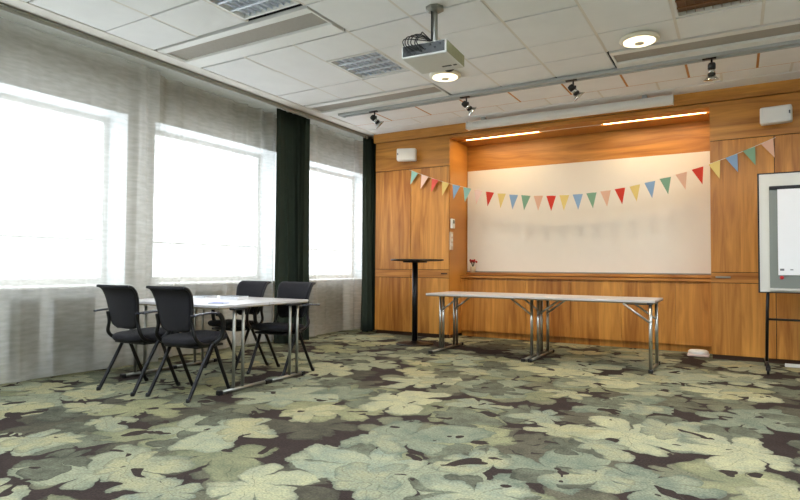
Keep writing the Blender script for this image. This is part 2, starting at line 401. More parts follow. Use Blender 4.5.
# edge trim and curtain rail along the window wall
bm = NB()
box(bm, -4.84, -4.8, YB, 7.47, CZ-.005, CZ+.02, .002)
box(bm, -4.98, -4.85, YB, 7.95, CZ+.0, CZ+.03, .002)
box(bm, -5.56, -4.99, YB, 8.6, CZ+.02, CZ+.05)
struct(link('trim_2', bm, 'runner'))
rail = boxes('curtain_rail', [(-5.02, -4.99, YB+.05, 7.42, CZ-.05, CZ+.018), (-4.99, -4.97, YB+.05, 7.42, CZ-.02, CZ-.012), (-5.02, -4.99, 7.42, 7.46, CZ-.05, CZ+.018), (-5.44, -5.02, YB+.05, 7.9, CZ-.012, CZ+.018)], 'rail', bev=.002)
tag(rail, 'long grey curtain rail running along the ceiling edge above the sheer curtains', 'curtain rail')

# recessed ventilation beams
for k, (x0, x1, y0, y1) in enumerate(beams):
    if k in (3, 5, 6, 7): continue
    t = empty('ceiling_vent', ((x0+x1)/2, (y0+y1)/2, CZ)); hx, hy = (x1-x0)/2-.012, (y1-y0)/2
    boxes('vent_frame', [(-hx, hx, -hy+.035, -hy+.12, -.004, .03), (-hx, hx, hy-.19, hy-.005, -.012, .03), (-hx, -hx+.02, -hy+.12, hy-.19, -.004, .03), (hx-.02, hx, -hy+.12, hy-.19, -.004, .03)], 'white', t, bev=.003)
    boxes('perforated_panel', [(-hx+.02, hx-.02, -hy+.12, hy-.19, .012, .03)], 'perf', t)
    lb = {0: 'long ventilation panel in the ceiling ending above the dark corner curtain',
          2: 'long ventilation panel in the ceiling at upper left, beside the large louvred light',
          1: 'long ventilation panel in the ceiling at upper right, behind the lit round lamp',
          4: 'ventilation panel in the ceiling left of the camera'}.get(k, 'ventilation panel in the ceiling')
    tag(t, lb, 'air vent')

# louvred luminaires
def louvre_light(i, y0, y1, label, tray='lumback', lit=False, nx=9, ny=4):
    x0, x1 = gx[i]+.013, gx[i+1]-.013
    t = empty('ceiling_light', ((x0+x1)/2, (y0+y1)/2, CZ)); hx, hy = (x1-x0)/2, (y1-y0)/2-.008
    boxes('frame', [(-hx, -hx+.02, -hy, hy, -.002, .032), (hx-.02, hx, -hy, hy, -.002, .032), (-hx+.02, hx-.02, -hy, -hy+.02, -.002, .032), (-hx+.02, hx-.02, hy-.02, hy, -.002, .032)], 'white', t)
    boxes('tray', [(-hx, hx, -hy, hy, .032, .042)], 'fill_glow' if lit else tray, t)
    if lit:
        return tag(t, label, 'light')
    bm = NB(); w, d = 2*hx-.04, 2*hy-.04
    for k in range(1, nx): xx = -hx+.02+w*k/nx; box(bm, xx-.002, xx+.002, -hy+.02, hy-.02, .008, .03)
    for k in range(1, ny): yy = -hy+.02+d*k/ny; box(bm, -hx+.02, hx-.02, yy-.010, yy+.010, .002, .012)
    link('louvre', bm, 'louvre' if tray == 'lumback' else 'lumbrown', t)
    tag(t, label, 'light')
louvre_light(2, 4.53, 5.15, 'small square louvred ceiling light between the two ventilation panels on the left')
louvre_light(2, 2.79, 3.42, 'large louvred ceiling light at the top edge, left of the projector')
louvre_light(7, 4.53, 5.15, 'brownish louvred ceiling light at the top right, above the round lamp', 'lumbrown')
for (i, a, b) in fill_panels:
    louvre_light(i, a, b, 'added square fill light on the ceiling over the unseen near part of the room', lit=True)['group'] = 'added fill lights over the unseen near part of the room'

# lighting track
tr = empty('lighting_track', (-.9, 6.20, CZ))
bm = NB(); box(bm, -3.66, 3.8, -.065, -.03, -.04, -.006, .003); box(bm, -3.66, 3.8, .03, .065, -.04, -.006, .003); box(bm, -3.66, 3.8, -.03, .03, -.025, -.006)
link('rail', bm, 'grey', tr)
boxes('end_cap', [(-3.69, -3.66, -.07, .07, -.044, -.004)], 'grey', tr, bev=.004)
for x in (-2.9, -1.25, .3, .96, 2.0):
    boxes('ceiling_clip', [(x-.02, x+.02, -.05, .05, -.006, .004)], 'grey', tr)
tag(tr, 'long grey lighting track hanging under the ceiling across the room', 'lighting track')

# spotlights on the track
def spot(x, tilt, turn, label, proto=None):
    t = empty('spotlight', (x, 6.20, CZ-.012))
    boxes('mount', [(-.05, .07, -.02, .02, -.035, -.02)], 'blackm', t, bev=.003)
    bm = NB(); tube(bm, [(.03, 0, -.03), (.03, 0, -.1)], .009, 8); box(bm, .0, .06, -.012, .012, -.115, -.09, .003)
    link('bracket', bm, 'blackm', t, True)
    mt = Matrix.Translation((.03, 0, -.13)) @ Matrix.Rotation(turn, 4, 'Z') @ Matrix.Rotation(tilt, 4, 'X') @ Matrix.Scale(1.15, 4)
    bm = NB(); lathe(bm, [(.0, .055), (.024, .05), (.03, .035), (.03, 0)], 20, mtx=mt); link('lamp_head', bm, 'black', t, True)
    bm = NB(); lathe(bm, [(.026, 0), (.027, -.035)], 20, mtx=mt); h = link('lamp_neck', bm, 'silver', t, True)
    bm = NB(); lathe(bm, [(.030, -.035), (.030, -.05)], 20, mtx=mt); link('ring', bm, 'black', t, True)
    bm = NB(); lathe(bm, [(.026, -.05), (.04, -.07), (.062, -.088), (.06, -.09), (.04, -.075), (.012, -.07)], 24, mtx=mt); link('reflector', bm, 'silver', t, True)
    tag(t, label, 'spotlight', None)
spot(-4.08, .8, -.9, 'track spotlight nearest the dark corner curtain')
spot(-2.78, .9, -.8, 'black and silver track spotlight by the left end of the white screen case')
spot(-1.53, .7, -1.1, 'track spotlight in front of the middle of the white screen case')
spot(-.22, .15, .2, 'silver dish track spotlight just right of the white screen case')

# round lamps flush on the ceiling
def disc_lamp(x, y, label, e):
    t = empty('ceiling_lamp', (x, y, CZ))
    bm = NB(); lathe(bm, [(.15, 0), (.168, -.012), (.168, -.03), (.14, -.04), (.09, -.036)], 36); link('rim', bm, 'rimw', t, True)
    bm = NB(); lathe(bm, [(.135, -.036), (.134, -.044), (.08, -.052), (.0, -.054)], 36); link('diffuser', bm, 'lamp_w', t, True)
    bm = NB(); lathe(bm, [(.04, -.053), (.04, -.06), (.03, -.064), (0, -.065)], 24); link('centre_cap', bm, 'rimw', t, True)
    if label: tag(t, label, 'lamp')
    return t
disc_lamp(-2.66, 5.44, 'round cream ceiling lamp just right of and below the projector', 1)
disc_lamp(-.73, 5.42, 'round lit ceiling lamp glowing warm, on the right of the ceiling', 1)

# projector
P = empty('projector', (-2.05, 4.0, CZ))
mt = Matrix.Translation((0, 0, 0))
bm = NB(); lathe(bm, [(.075, 0), (.075, -.02), (.05, -.035), (.028, -.04)], 8); link('ceiling_plate', bm, 'alu', P)
bm = NB(); tube(bm, [(0, 0, -.03), (0, 0, -.30)], .024, 12); box(bm, -.05, .05, -.03, .03, -.325, -.29, .004); link('pole', bm, 'alu', P, False)
R = Matrix.Rotation(math.radians(4), 4, 'Z')
bm = NB(); box(bm, -.21, .17, -.17, .22, -.44, -.335, .012, mtx=R)
body = link('casing', bm, 'proj', P)
bm = NB(); box(bm, -.195, .155, -.176, -.169, -.425, -.345, .001, mtx=R)
for k in range(8): box(bm, -.19+.014*k, -.182+.014*k, -.18, -.175, -.42, -.35, mtx=R)
link('connector_panel', bm, 'projd', P)
bm = NB()
for x, z, w in ((-.05, -.38, .02), (-.01, -.40, .014), (.03, -.37, .016), (.07, -.395, .012), (.11, -.375, .018)): box(bm, x, x+w, -.186, -.176, z, z+w*.8, mtx=R)
link('socket', bm, 'black', P)
bm = NB()
for k in range(9): box(bm, .169, .174, -.12+.033*k, -.105+.033*k, -.425, -.35, mtx=R)
box(bm, .168, .172, -.165, .215, -.432, -.343, .001, mtx=R)
link('side_grille', bm, 'projg', P)
bm = NB(); lathe(bm, [(.0, .0), (.05, 0), (.055, -.03), (.045, -.035), (0, -.025)], 24, mtx=R @ Matrix.Translation((.03, .22, -.39)) @ Matrix.Rotation(PI/2, 4, 'X')); link('lens', bm, 'black', P, True)
bm = NB()
box(bm, .02, .10, .10, .125, -.4415, -.4395, mtx=R); box(bm, .115, .145, .10, .125, -.4415, -.4395, mtx=R)
link('label_plate', bm, 'projd', P)
bm = NB()
for k in range(6):
    a = random.uniform(-.03, .03)
    tube(bm, smooth_path([(-.1+.02*k, -.18, -.39+a), (-.15+.025*k, -.25-a, -.36), (-.15+.03*k, -.22, -.285+a*.6), (-.06+a, -.08, -.27+.01*k), (-.012, -.022, -.27), (-.01, -.026, -.2)]), .0045, 6)
tube(bm, [(-.012, -.03, -.03), (-.012, -.03, -.28)], .006, 6)
link('cable', bm, 'black', P, True)
tag(P, 'white and grey projector hanging on a pole from the ceiling with black cables', 'projector')

# projection screen case
sc = empty('screen_case', (-1.9, 7.28, 2.99))
bm = NB(); tube(bm, [(-1.30, 0, 0), (1.27, 0, 0)], .05, 20, flat=(.055, .052)); box(bm, -1.30, 1.27, -.03, .055, -.05, .055, .008)
link('housing', bm, 'white', sc)
bm = NB(); box(bm, -1.315, -1.30, -.06, .06, -.055, .06, .006); link('end_cap', bm, 'white', sc)
bm = NB(); box(bm, 1.27, 1.285, -.06, .06, -.055, .06, .006); link('end_cap', bm, 'white', sc)
for x in (-1.1, .95): boxes('mounting_bracket', [(x, x+.05, -.02, .06, .05, .103)], 'grey', sc)
tag(sc, 'long white roll-up screen case mounted over the wooden recess', 'screen case')

# ------------------------------------------------------------------ back wall joinery
YF, YR = 7.465, 8.12
ZD = 2.50
def cabinet(name, xs, label, end_l=True):
    x0, x1 = xs[0], xs[-1]; t = empty(name, ((x0+x1)/2, YF+.3, 0)); ox = (x0+x1)/2; oy = YF+.3
    def lb(a, b, c, d, e, f): return (a-ox, b-ox, c-oy, d-oy, e, f)
    boxes('body', [lb(x0, x1, YF+.02, 8.11, .05, 3.09)], 'woodv', t)
    boxes('gap_shadow', [lb(x0+.004, x1-.004, YF+.016, YF+.0199, .05, 2.945)], 'seam', t)  # dark sheet that paints the shadow in the door gaps
    boxes('kick_board', [lb(x0+.01, x1-.01, YF+.04, YF+.3, 0, .05)], 'wooddark', t)
    for a, b in zip(xs[:-1], xs[1:]):
        for z0, z1, nm in ((.055, .866, 'door'), (.993, ZD-.004, 'door'), (.873, .986, 'drawer')):
            d = boxes(nm, [lb(a+.0035, b-.0035, YF, YF+.016, z0, z1)], 'woodv' if nm == 'door' else 'woodh', t, bev=.0015)
    b = boxes('top_panel', [lb(x0, x1, YF-.002, YF+.016, ZD+.004, 2.945)], 'woodh', t, bev=.0015)
    return t, lb
LC, lb = cabinet('wall_cabinet', [-4.845, -4.214, -3.575], '')
boxes('handle', [lb(-3.70, -3.60, YF-.01, YF-.002, .925, .94)], 'seam', LC, bev=.002)
tag(LC, 'tall pale wooden wall cabinet at the left, between the corner curtain and the recess', 'cabinet')
RC, lb = cabinet('wall_cabinet', [-.255, .367, .99, 1.615, 2.24, 2.9], '')
boxes('handle', [lb(-.21, -.06, YF-.012, YF-.002, .925, .945)], 'alu', RC, bev=.003)
tag(RC, 'tall orange wooden wall cabinet at the right, behind the flip chart', 'cabinet')
# fascia over everything
struct(boxes('trim_3', [(-4.87, XR, YF-.03, YF+.04, 2.952, CZ+.0)], 'woodh', bev=.002))
# recess: fascia, soffit
struct(boxes('trim_4', [(-3.575, -.255, YF-.002, YF+.03, 2.895, 2.945)], 'woodh'))
struct(boxes('trim_5', [(-3.575, -.255, YF+.03, 7.67, 2.895, 2.92), (-3.575, -.255, 7.74, 8.12, 2.895, 2.92), (-3.575, -.255, 7.67, 7.74, 2.915, 2.93)], 'woodh'))
stp = empty('strip_light', (-1.9, 7.7, 2.912))
for x0, x1, on in ((-1.52, -.44, 1), (-.42, .40, 0), (.42, 1.60, 1)):
    boxes('light_tube', [(x0, x1, -.03, .03, -.012, .003)], 'led' if on else 'white', stp, bev=.003)
tag(stp, 'thin warm strip light along the underside of the recess top', 'light')
# low cupboard front and ledge
lowx = [-3.575, -2.58, -1.945, -1.30, -.66, -.255]
lc = empty('low_cabinet', (-1.9, 7.95, 0))
boxes('body', [(-1.675, 1.645, -.05, .165, .08, .87)], 'woodv', lc)
boxes('kick_board', [(-1.675, 1.645, -.02, .16, 0, .08)], 'woodv', lc)
for a, b in zip(lowx[:-1], lowx[1:]):
    boxes('door', [(a+1.9+.002, b+1.9-.002, -.07, -.05, .09, .845)], 'woodv', lc, bev=.0015)
boxes('ledge', [(-1.675, 1.645, -.10, .165, .87, .905)], 'woodh', lc, bev=.004)
boxes('ledge_strip', [(-1.60, 1.645, -.06, .165, .915, .95)], 'woodh', lc, bev=.004)
tag(lc, 'low wooden cupboard front with a ledge under the white board', 'cabinet')
wb = empty('whiteboard', (-1.9, 8.11, 1.72))
boxes('board_surface', [(-1.66, 1.64, -.03, 0, -.755, .78)], 'wb', wb, bev=.003)
boxes('lower_rail', [(-1.66, 1.64, -.045, -.03, -.765, -.75)], 'alu', wb)
tag(wb, 'wide white board filling the wooden recess', 'whiteboard')

# wall speakers
def speaker(x, rz, label):
    t = empty('wall_speaker', (x, YF-.14, 2.69), rz)
    bm = NB(); box(bm, -.145, .145, -.06, .06, -.09, .09, .018); link('housing', bm, 'whitem', t)
    bm = NB(); box(bm, -.11, .11, -.066, -.059, -.075, .075, .003); link('grille', bm, 'white', t)
    bm = NB(); box(bm, .118, .132, -.064, -.06, -.01, .025) if rz < .1 else box(bm, -.132, -.118, -.064, -.06, -.01, .02); link('badge', bm, 'dgrey', t)
    bm = NB(); tube(bm, [(0, .055, 0), (.0, .14, 0)], .018, 10); box(bm, -.03, .03, .125, .14, -.04, .04, .003); link('bracket', bm, 'white', t)
    tag(t, label, 'speaker')
speaker(-4.21, .35, 'white wall speaker on the left cabinet above the bunting')
speaker(.38, -.12, 'white wall speaker at the upper right above the flip chart')

# ------------------------------------------------------------------ bunting
seq = 'tpcybtprybgorybgorybgorybgo'
x_a, x_b = -4.15, .32
n = len(seq)
xs = [-4.12+4.419*k/(n-1) for k in range(n)]
def zc(x):          # the cord's hanging curve
    return -.000242*x**4-.0022306*x**3+.0902834*x**2+.3626905*x+2.3183
bt = empty('bunting', (-1.9, 7.42, 2.4))
bm = NB(); tube(bm, [(x_a-.06+1.9+(x_b-x_a+.12)*k/60, 0, zc(x_a-.06+(x_b-x_a+.12)*k/60)-2.4) for k in range(61)], .0028, 6)
link('cord', bm, 'cord', bt)
for k, ch in enumerate(seq):
    x = xs[k]; sl = (zc(x+.03)-zc(x-.03))/.06
    a = math.atan(sl)*.85+random.uniform(-.05, .05)
    dx = Vector((math.cos(a), 0, math.sin(a))); dn = Vector((math.sin(a), 0, -math.cos(a)))
    o = Vector((x+1.9, 0, zc(x)-2.4)); w = .062; h = .2
    tw = random.uniform(-.25, .25)
    bm = NB(); pts = [o-dx*w, o+dx*w, o+dn*h]
    pts = [p+Vector((0, s*tw*.04-.004, 0)) for p, s in zip(pts, (-1, 1, 0))]
    f = [bm.verts.new(p+Vector((0, -.001, 0))) for p in pts]; b = [bm.verts.new(p+Vector((0, .001, 0))) for p in pts]
    bm.faces.new(f); bm.faces.new(b[::-1])
    for i in range(3): bm.faces.new((f[i], f[(i+1) % 3], b[(i+1) % 3], b[i]))
    p = link('pennant', bm, FM[ch], bt)
    p['label'] = {'t': 'teal', 'p': 'pale pink', 'c': 'coral', 'y': 'yellow', 'b': 'blue', 'g': 'green', 'o': 'peach', 'r': 'red'}[ch]+' pennant'
tag(bt, 'string of colourful triangular pennants hung across the wooden recess', 'bunting')

# ------------------------------------------------------------------ curtains
def cloth(name, m, x, y0, y1, z0, z1, folds, amp, label, cat='curtain', squeeze=0, nz=14, seed=0, xamp=None, mid=None):
    rnd = random.Random(seed); ph = [rnd.uniform(0, 6.3) for _ in range(6)]
    yc = (y0+y1)/2; t = empty(name, (x, yc, z0)); nu = int(max(60, folds*14))
    def fn(u, v):
        z = (z1-z0)*v
        k = 1-squeeze*(1-v)**.7 if squeeze > 0 else 1
        y = (y0+(y1-y0)*u-yc)*k + (mid*(1-v) if mid else 0)
        w = 2*PI*folds*u
        a = amp*(.55+.45*math.sin(ph[0]+u*7))*(1+.25*(1-v))
        dx = a*(math.sin(w+ph[1]+.5*math.sin(v*2+ph[2]))+.35*math.sin(2.3*w+ph[3]+v))
        bow = amp*1.2*(1-v)*math.sin(ph[4]+u*9)
        return Vector((dx+bow, y+.3*amp*math.cos(w+ph[1]), z))
    bm = NB()
    if m == 'sheer':
        A = [[bm.verts.new(fn(i/nu, j/nz)) for j in range(nz+1)] for i in range(nu+1)]
        for i in range(nu):
            for j in range(nz): bm.faces.new((A[i][j], A[i+1][j], A[i+1][j+1], A[i][j+1]))
    else: grid_solid(bm, fn, nu, nz, .004)
    link('fabric', bm, m, t, True)
    # top heading tape
    if m == 'sheer':
        bm = NB(); A = [[bm.verts.new(fn(i/nu, 1-j*.013)+Vector((.003, 0, 0))) for j in range(2)] for i in range(nu+1)]
        for i in range(nu): bm.faces.new((A[i][0], A[i+1][0], A[i+1][1], A[i][1]))
        link('heading', bm, 'sheer', t, True)
        bm = NB(); A = [[bm.verts.new(fn(i/nu, j*.062)+Vector((.004, 0, 0))) for j in range(2)] for i in range(nu+1)]
        for i in range(nu): bm.faces.new((A[i][0], A[i+1][0], A[i+1][1], A[i][1]))
        link('hem', bm, 'sheer', t, True)
    return tag(t, label, 'curtain')
cloth('sheer_curtain', 'sheer', -5.24, .88, 3.86, .03, 3.074, 11, .040, 'sheer white curtain over the leftmost window', seed=2)
cloth('sheer_curtain', 'sheer', -5.35, 3.74, 5.75, .03, 3.074, 8, .040, 'sheer white curtain behind the table, over the middle window', seed=3)
cloth('sheer_curtain', 'sheer', -5.26, 6.1, 7.95, .03, 3.074, 6, .040, 'sheer white curtain over the far window, right of the green curtain', seed=4)
cloth('green_curtain', 'green', -5.11, 5.52, 6.17, .02, 3.074, 6.5, .06, 'tall dark green curtain gathered between the middle and far windows', squeeze=.2, seed=5, mid=.02)
cloth('green_curtain', 'green', -5.005, 7.34, 7.80, .02, 3.074, 4.5, .062, 'dark green curtain in the room corner beside the wooden cabinet', seed=6)
# corner return of wall behind the curtain

# ------------------------------------------------------------------ folding tables
def fold_table(x0, x1, y0, y1, legs, foot, label, legm='chrome', double=False, top='laminate', H=.705, brace=True, group=None, lr=.017):
    ox, oy = (x0+x1)/2, (y0+y1)/2
    t = empty('folding_table', (ox, oy, 0))
    bm = NB(); box(bm, x0-ox, x1-ox, y0-oy, y1-oy, H-.022, H, .004); link('tabletop', bm, top, t)
    bm = NB()
    for a in (x0+.003, x1-.005): box(bm, a-ox, a+.002-ox, y0-oy+.003, y1-oy-.003, H-.03, H-.004)
    box(bm, x0-ox+.003, x1-ox-.003, y0-oy+.006, y0-oy+.02, H-.034, H-.02)
    box(bm, x0-ox+.003, x1-ox-.003, y1-oy-.02, y1-oy-.006, H-.034, H-.02)
    link('edge_band', bm, 'edge', t)
    for side, X in ((1, foot['xl']), (-1, foot['xr'])):
        ly = legs[0] if side == 1 else legs[1]
        f = foot['l'] if side == 1 else foot['r']
        bm = NB(); tube(bm, [(X-ox, f[0]-oy, .018), (X-ox, f[1]-oy, .018)], .016, 10)
        fbar = link('foot_bar', bm, 'alu', t, True)
        for yy in f:
            bm = NB(); box(bm, X-ox-.022, X-ox+.022, yy-oy-.02, yy-oy+.02, 0, .036, .006); link('foot_cap', bm, 'black', fbar)
        for yy in ly:
            bm = NB()
            dd = double and side == 1
            for d in ((-.02, .02) if dd else (0,)): tube(bm, [(X-ox+d, yy-oy, .03), (X-ox+d, yy-oy, H-.03)], .015 if dd else lr, 12)
            lg = link('leg', bm, legm, t, True)
            if brace:
                bm = NB(); tube(bm, [(X-ox, yy-oy-.02, H-.22), (X-ox+side*.25, yy-oy-.02, H-.035)], .011, 8); link('brace', bm, legm, lg, True)
        bm = NB(); box(bm, X-ox-.028, X-ox+.028, min(ly)-oy-.03, max(ly)-oy+.03, H-.04, H-.022, .003)
        if brace:
            for yy in ly: box(bm, min(X, X+side*.24)-ox, max(X, X+side*.24)-ox, yy-oy-.02, yy-oy+.02, H-.045, H-.022, .003)
        link('bracket', bm, 'black', t)
    return tag(t, label, 'table', group)
fold_table(-3.23, -1.975, 6.10, 6.84, ((6.36, 6.76), (6.40, 6.78)), dict(xl=-3.14, xr=-2.02, l=(6.06, 6.95), r=(6.10, 6.98)), 'left one of the two long grey folding tables in front of the wooden recess', double=True, H=.712)
fold_table(-1.97, -.69, 6.08, 6.80, ((6.40, 6.78), (6.11, 6.60)), dict(xl=-1.945, xr=-.735, l=(6.10, 6.98), r=(6.10, 6.70)), 'right one of the two long grey folding tables in front of the wooden recess', H=.712)
fold_table(-4.93, -3.60, 3.24, 3.815, ((3.36, 3.46), (3.36, 3.46)), dict(xl=-4.83, xr=-3.55, l=(3.24, 3.75), r=(3.215, 3.74)), 'near folding table by the window, the one carrying the blue notepad', legm='alu', brace=False, lr=.0135)
fold_table(-4.93, -3.60, 3.825, 4.36, ((4.04, 4.14), (4.04, 4.14)), dict(xl=-4.83, xr=-3.55, l=(3.79, 4.3), r=(3.78, 4.22)), 'far folding table by the window, pushed against the near one', legm='alu', brace=False, lr=.0135)

# things on the near table
def pad(x, y, w, d, h, rz, m, label, z=.705, cat='notepad'):
    t = empty('notepad', (x, y, z), rz)
    boxes('cover', [(-w/2, w/2, -d/2, d/2, h-.002, h)], m, t)
    boxes('pages', [(-w/2+.002, w/2-.002, -d/2+.002, d/2-.002, 0, h-.002)], 'paper', t)
    tag(t, label, cat)
pad(-3.80, 3.42, .15, .10, .008, .3, 'blue', 'small blue notepad lying on the near folding table')
pad(-4.23, 4.0, .22, .16, .03, .1, 'dgrey', 'dark grey stack of notepads on the far folding table')
pad(-4.62, 3.98, .20, .14, .02, -.1, 'dgrey', 'dark grey notepad on the table close to the sheer curtain')

# ------------------------------------------------------------------ chairs (facing +Y, origin on the floor)
def make_chair():
    t = empty('conference_chair', (0, 0, 0))
    # seat: rounded cushion
    bm = NB(); nseg = 40; prof = [(-.0, .405), (.80, .405), (.95, .415), (1, .435), (.98, .455), (.9, .466), (.6, .470), (0, .472)]
    rings = []
    for r, z in prof:
        rg = []
        for k in range(nseg):
            a = 2*PI*k/nseg; ca, sa = math.cos(a), math.sin(a)
            x = abs(ca)**.55*math.copysign(1, ca)*.235; y = abs(sa)**.55*math.copysign(1, sa)*.225
            x *= 1-.08*(-sa*.5+.5)
            rg.append(bm.verts.new((x*max(r, .002), y*max(r, .002)+.03, z+.012*sa*r)))
        rings.append(rg)
    for i in range(len(rings)-1):
        for k in range(nseg): bm.faces.new((rings[i][k], rings[i][(k+1) % nseg], rings[i+1][(k+1) % nseg], rings[i+1][k]))
    bm.faces.new(rings[0][::-1]); bm.faces.new(rings[-1])
    link('seat', bm, 'blackf', t, True)
    # backrest shell with a rolled top edge
    ctrl = smooth_path([(-.190, .515), (-.200, .58), (-.208, .66), (-.218, .74), (-.235, .80), (-.262, .838), (-.295, .850)], 4)
    ctrl = [(p[0], p[1]) for p in [(c.x, c.y) for c in [Vector((a[0], a[1], 0)) for a in ctrl]]]
    m = len(ctrl)-1
    def wv(v):
        return .160+.055*min(1, v*1.6)**.8
    def fn(u, v):
        s = 2*u-1; j = v*m; i = min(int(j), m-1); f = j-i
        y = ctrl[i][0]*(1-f)+ctrl[i+1][0]*f; z = ctrl[i][1]*(1-f)+ctrl[i+1][1]*f
        w = wv(v)
        rc = 1
        if v < .14: w *= .72+.28*math.sqrt(max(0, 1-(1-v/.14)**2))
        return Vector((s*w*rc, y+.045*s*s*(1-.5*v), z))
    bm = NB(); grid_solid(bm, fn, 14, 22, .022)
    BK = link('backrest', bm, 'blackf', t, True)
    # outer shell rim of the backrest
    for u in (0, 1):
        bm = NB(); tube(bm, [fn(u, v/14)+Vector((.004*(2*u-1), -.004, 0)) for v in range(15)], .011, 8)
        link('back_rim', bm, 'black', BK, True)
    def cap(x, y, lg):
        bm = NB(); lathe(bm, [(.017, 0), (.018, .018), (.014, .03)], 12, c=(x, y, 0)); link('foot_cap', bm, 'black', lg, True)
    for s in (-1, 1):
        x = s*.225
        # back upright from seat side to backrest
        bm = NB(); tube(bm, smooth_path([(x*.96, .03, .40), (x*.98, -.10, .415), (x, -.165, .47), (x*.88, -.175, .56), (x*.92, -.185, .64)]), .015, 10)
        link('back_upright', bm, 'blackm', t, True)
        # rear leg runs on up to the arm
        bm = NB(); tube(bm, smooth_path([(s*.235, -.235, .0), (s*.232, -.11, .22), (s*.235, -.0, .41)]), [.0155]*13, 10); lg = link('leg', bm, 'blackm', t, True); cap(s*.235, -.235, lg)
        bm = NB(); tube(bm, smooth_path([(s*.225, .215, .0), (s*.228, .11, .22), (s*.235, .03, .40)]), [.0155]*13, 10); lg = link('leg', bm, 'blackm', t, True); cap(s*.225, .215, lg)
        # arm support and blade
        bm = NB(); tube(bm, smooth_path([(s*.24, .01, .40), (s*.262, .075, .46), (s*.272, .085, .56), (s*.275, .05, .625), (s*.275, .01, .645)]), .0135, 10, flat=(.012, .02)); link('arm_support', bm, 'blackm', t, True)
        bm = NB()
        path = smooth_path([(s*.275, .035, .643), (s*.278, -.06, .652), (s*.285, -.16, .650), (s*.292, -.25, .642)])
        tube(bm, path, .01, 10, flat=(.022, .008)); link('armrest', bm, 'armm', t, True)
    bm = NB(); tube(bm, [(-.235, .015, .395), (.235, .015, .395)], .014, 10); box(bm, -.2, .2, -.12, .16, .378, .398, .006); link('seat_frame', bm, 'blackm', t, True)
    return t
ch = make_chair()
spots = [(-4.32, 3.06, .04, 'black armchair seen from behind, leftmost at the table by the window'),
         (-3.785, 3.135, .07, 'black armchair seen from behind, at the near right corner of the table'),
         (-4.41, 4.20, PI+.0, 'black armchair facing the camera, far side of the table before the middle window'),
         (-3.81, 4.20, PI+.04, 'black armchair facing the camera, in front of the tall green curtain')]
for i, (x, y, rz, lb_) in enumerate(spots):
    o = ch if i == 0 else copy_tree(ch)
    o.location = (x, y, 0); o.rotation_euler = (0, 0, rz); o.scale = ((.90, .92, .90, .92)[i], 1, 1.01); tag(o, lb_, 'chair', 'black chairs around the tables by the window')

# ------------------------------------------------------------------ bar table
b = empty('bar_table', (-3.71, 6.70, 0))
bm = NB(); lathe(bm, [(0, 1.105), (.30, 1.105), (.35, 1.112), (.355, 1.122), (.35, 1.13), (0, 1.13)], 48, c=(.03, 0, 0)); link('tabletop', bm, 'black', b)
bm = NB(); tube(bm, [(0, 0, .03), (0, 0, 1.09)], .038, 20); box(bm, -.12, .12, -.12, .12, 1.085, 1.106, .004); link('pole', bm, 'blackm', b, True)
bm = NB(); lathe(bm, [(.25, 0), (.252, .008), (.2, .016), (.06, .03), (.04, .05)], 40); link('base', bm, 'blackm', b, True)
tag(b, 'tall black round bar table in front of the left wooden cabinet', 'table')

# ------------------------------------------------------------------ flip chart
fc = empty('flip_chart', (.58, 6.92, 0))
a = -.39
bm = NB(); box(bm, a+.012, .378, -.012, .012, .80, 2.0); link('board', bm, 'boardgrey', fc)
boxes('frame', [(a, a+.014, -.016, .016, .788, 2.01), (.376, .39, -.016, .016, .788, 2.01), (a+.014, .376, -.016, .016, 1.998, 2.01), (a+.014, .376, -.016, .016, .788, .80)], 'black', fc)
boxes('pad_support', [(a+.10, .376, -.022, -.012, .84, 1.84)], 'boardgrey2', fc)
boxes('pen_tray', [(a+.10, .37, -.05, -.012, .815, .832)], 'boardgrey', fc, bev=.003)
bm = NB(); box(bm, a+.10, .37, -.045, -.012, 1.835, 1.87, .006); link('clamp_bar', bm, 'black', fc)
for s in (-1, 1):
    bm = NB(); tube(bm, [(s*.30, .03, 1.0), (s*.315, .02, .6), (s*.325, .0, .09)], .015, 10); link('leg', bm, 'blackm', fc, True)
    bm = NB(); tube(bm, [(s*.325, -.28, .085), (s*.325, .30, .085)], .015, 10); link('foot', bm, 'blackm', fc, True)
    for y in (-.27, .29):
        bm = NB(); lathe(bm, [(.02, -.012), (.034, -.01), (.034, .01), (.02, .012)], 18, mtx=Matrix.Translation((s*.325, y, .034)) @ Matrix.Rotation(PI/2, 4, 'Y'))
        box(bm, s*.325-.02, s*.325+.02, y-.012, y+.012, .04, .085, .003); link('castor', bm, 'black', fc, True)
bm = NB(); tube(bm, [(-.312, .02, .52), (.312, .02, .52)], .012, 10); link('crossbar', bm, 'blackm', fc, True)
tag(fc, 'flip chart stand on black legs with castors at the right edge', 'flip chart')
pp = empty('paper_pad', (.62+.04, 6.92-.032, 1.40))
boxes('sheets', [(-.30, .30, -.006, .006, -.43, .435)], 'paper', pp)
bm = NB(); box(bm, -.285, -.25, -.0075, -.006, -.385, -.365); box(bm, -.20, -.175, -.0075, -.006, -.38, -.37); link('print_mark', bm, 'ink', pp)
tag(pp, 'white flip chart paper pad hanging from the black clamp bar', 'paper')
bm = NB(); lathe(bm, [(.018, 0), (.018, .01), (.015, .014)], 18, mtx=Matrix.Rotation(PI/2, 4, 'X'))
tag(link('magnet', bm, 'redp', None, True, (.39, 6.897, .945)), 'small red magnet under the paper on the flip chart board', 'magnet')
# pale base bar on the floor further right
bt2 = boxes('floor_bar', [(-.4, .4, -.02, .02, 0, .035)], 'whitem', bev=.006); bt2.location = (.83, 7.3, 0)
tag(bt2, 'pale metal bar on the carpet against the right cabinet, behind the flip chart', 'bar')

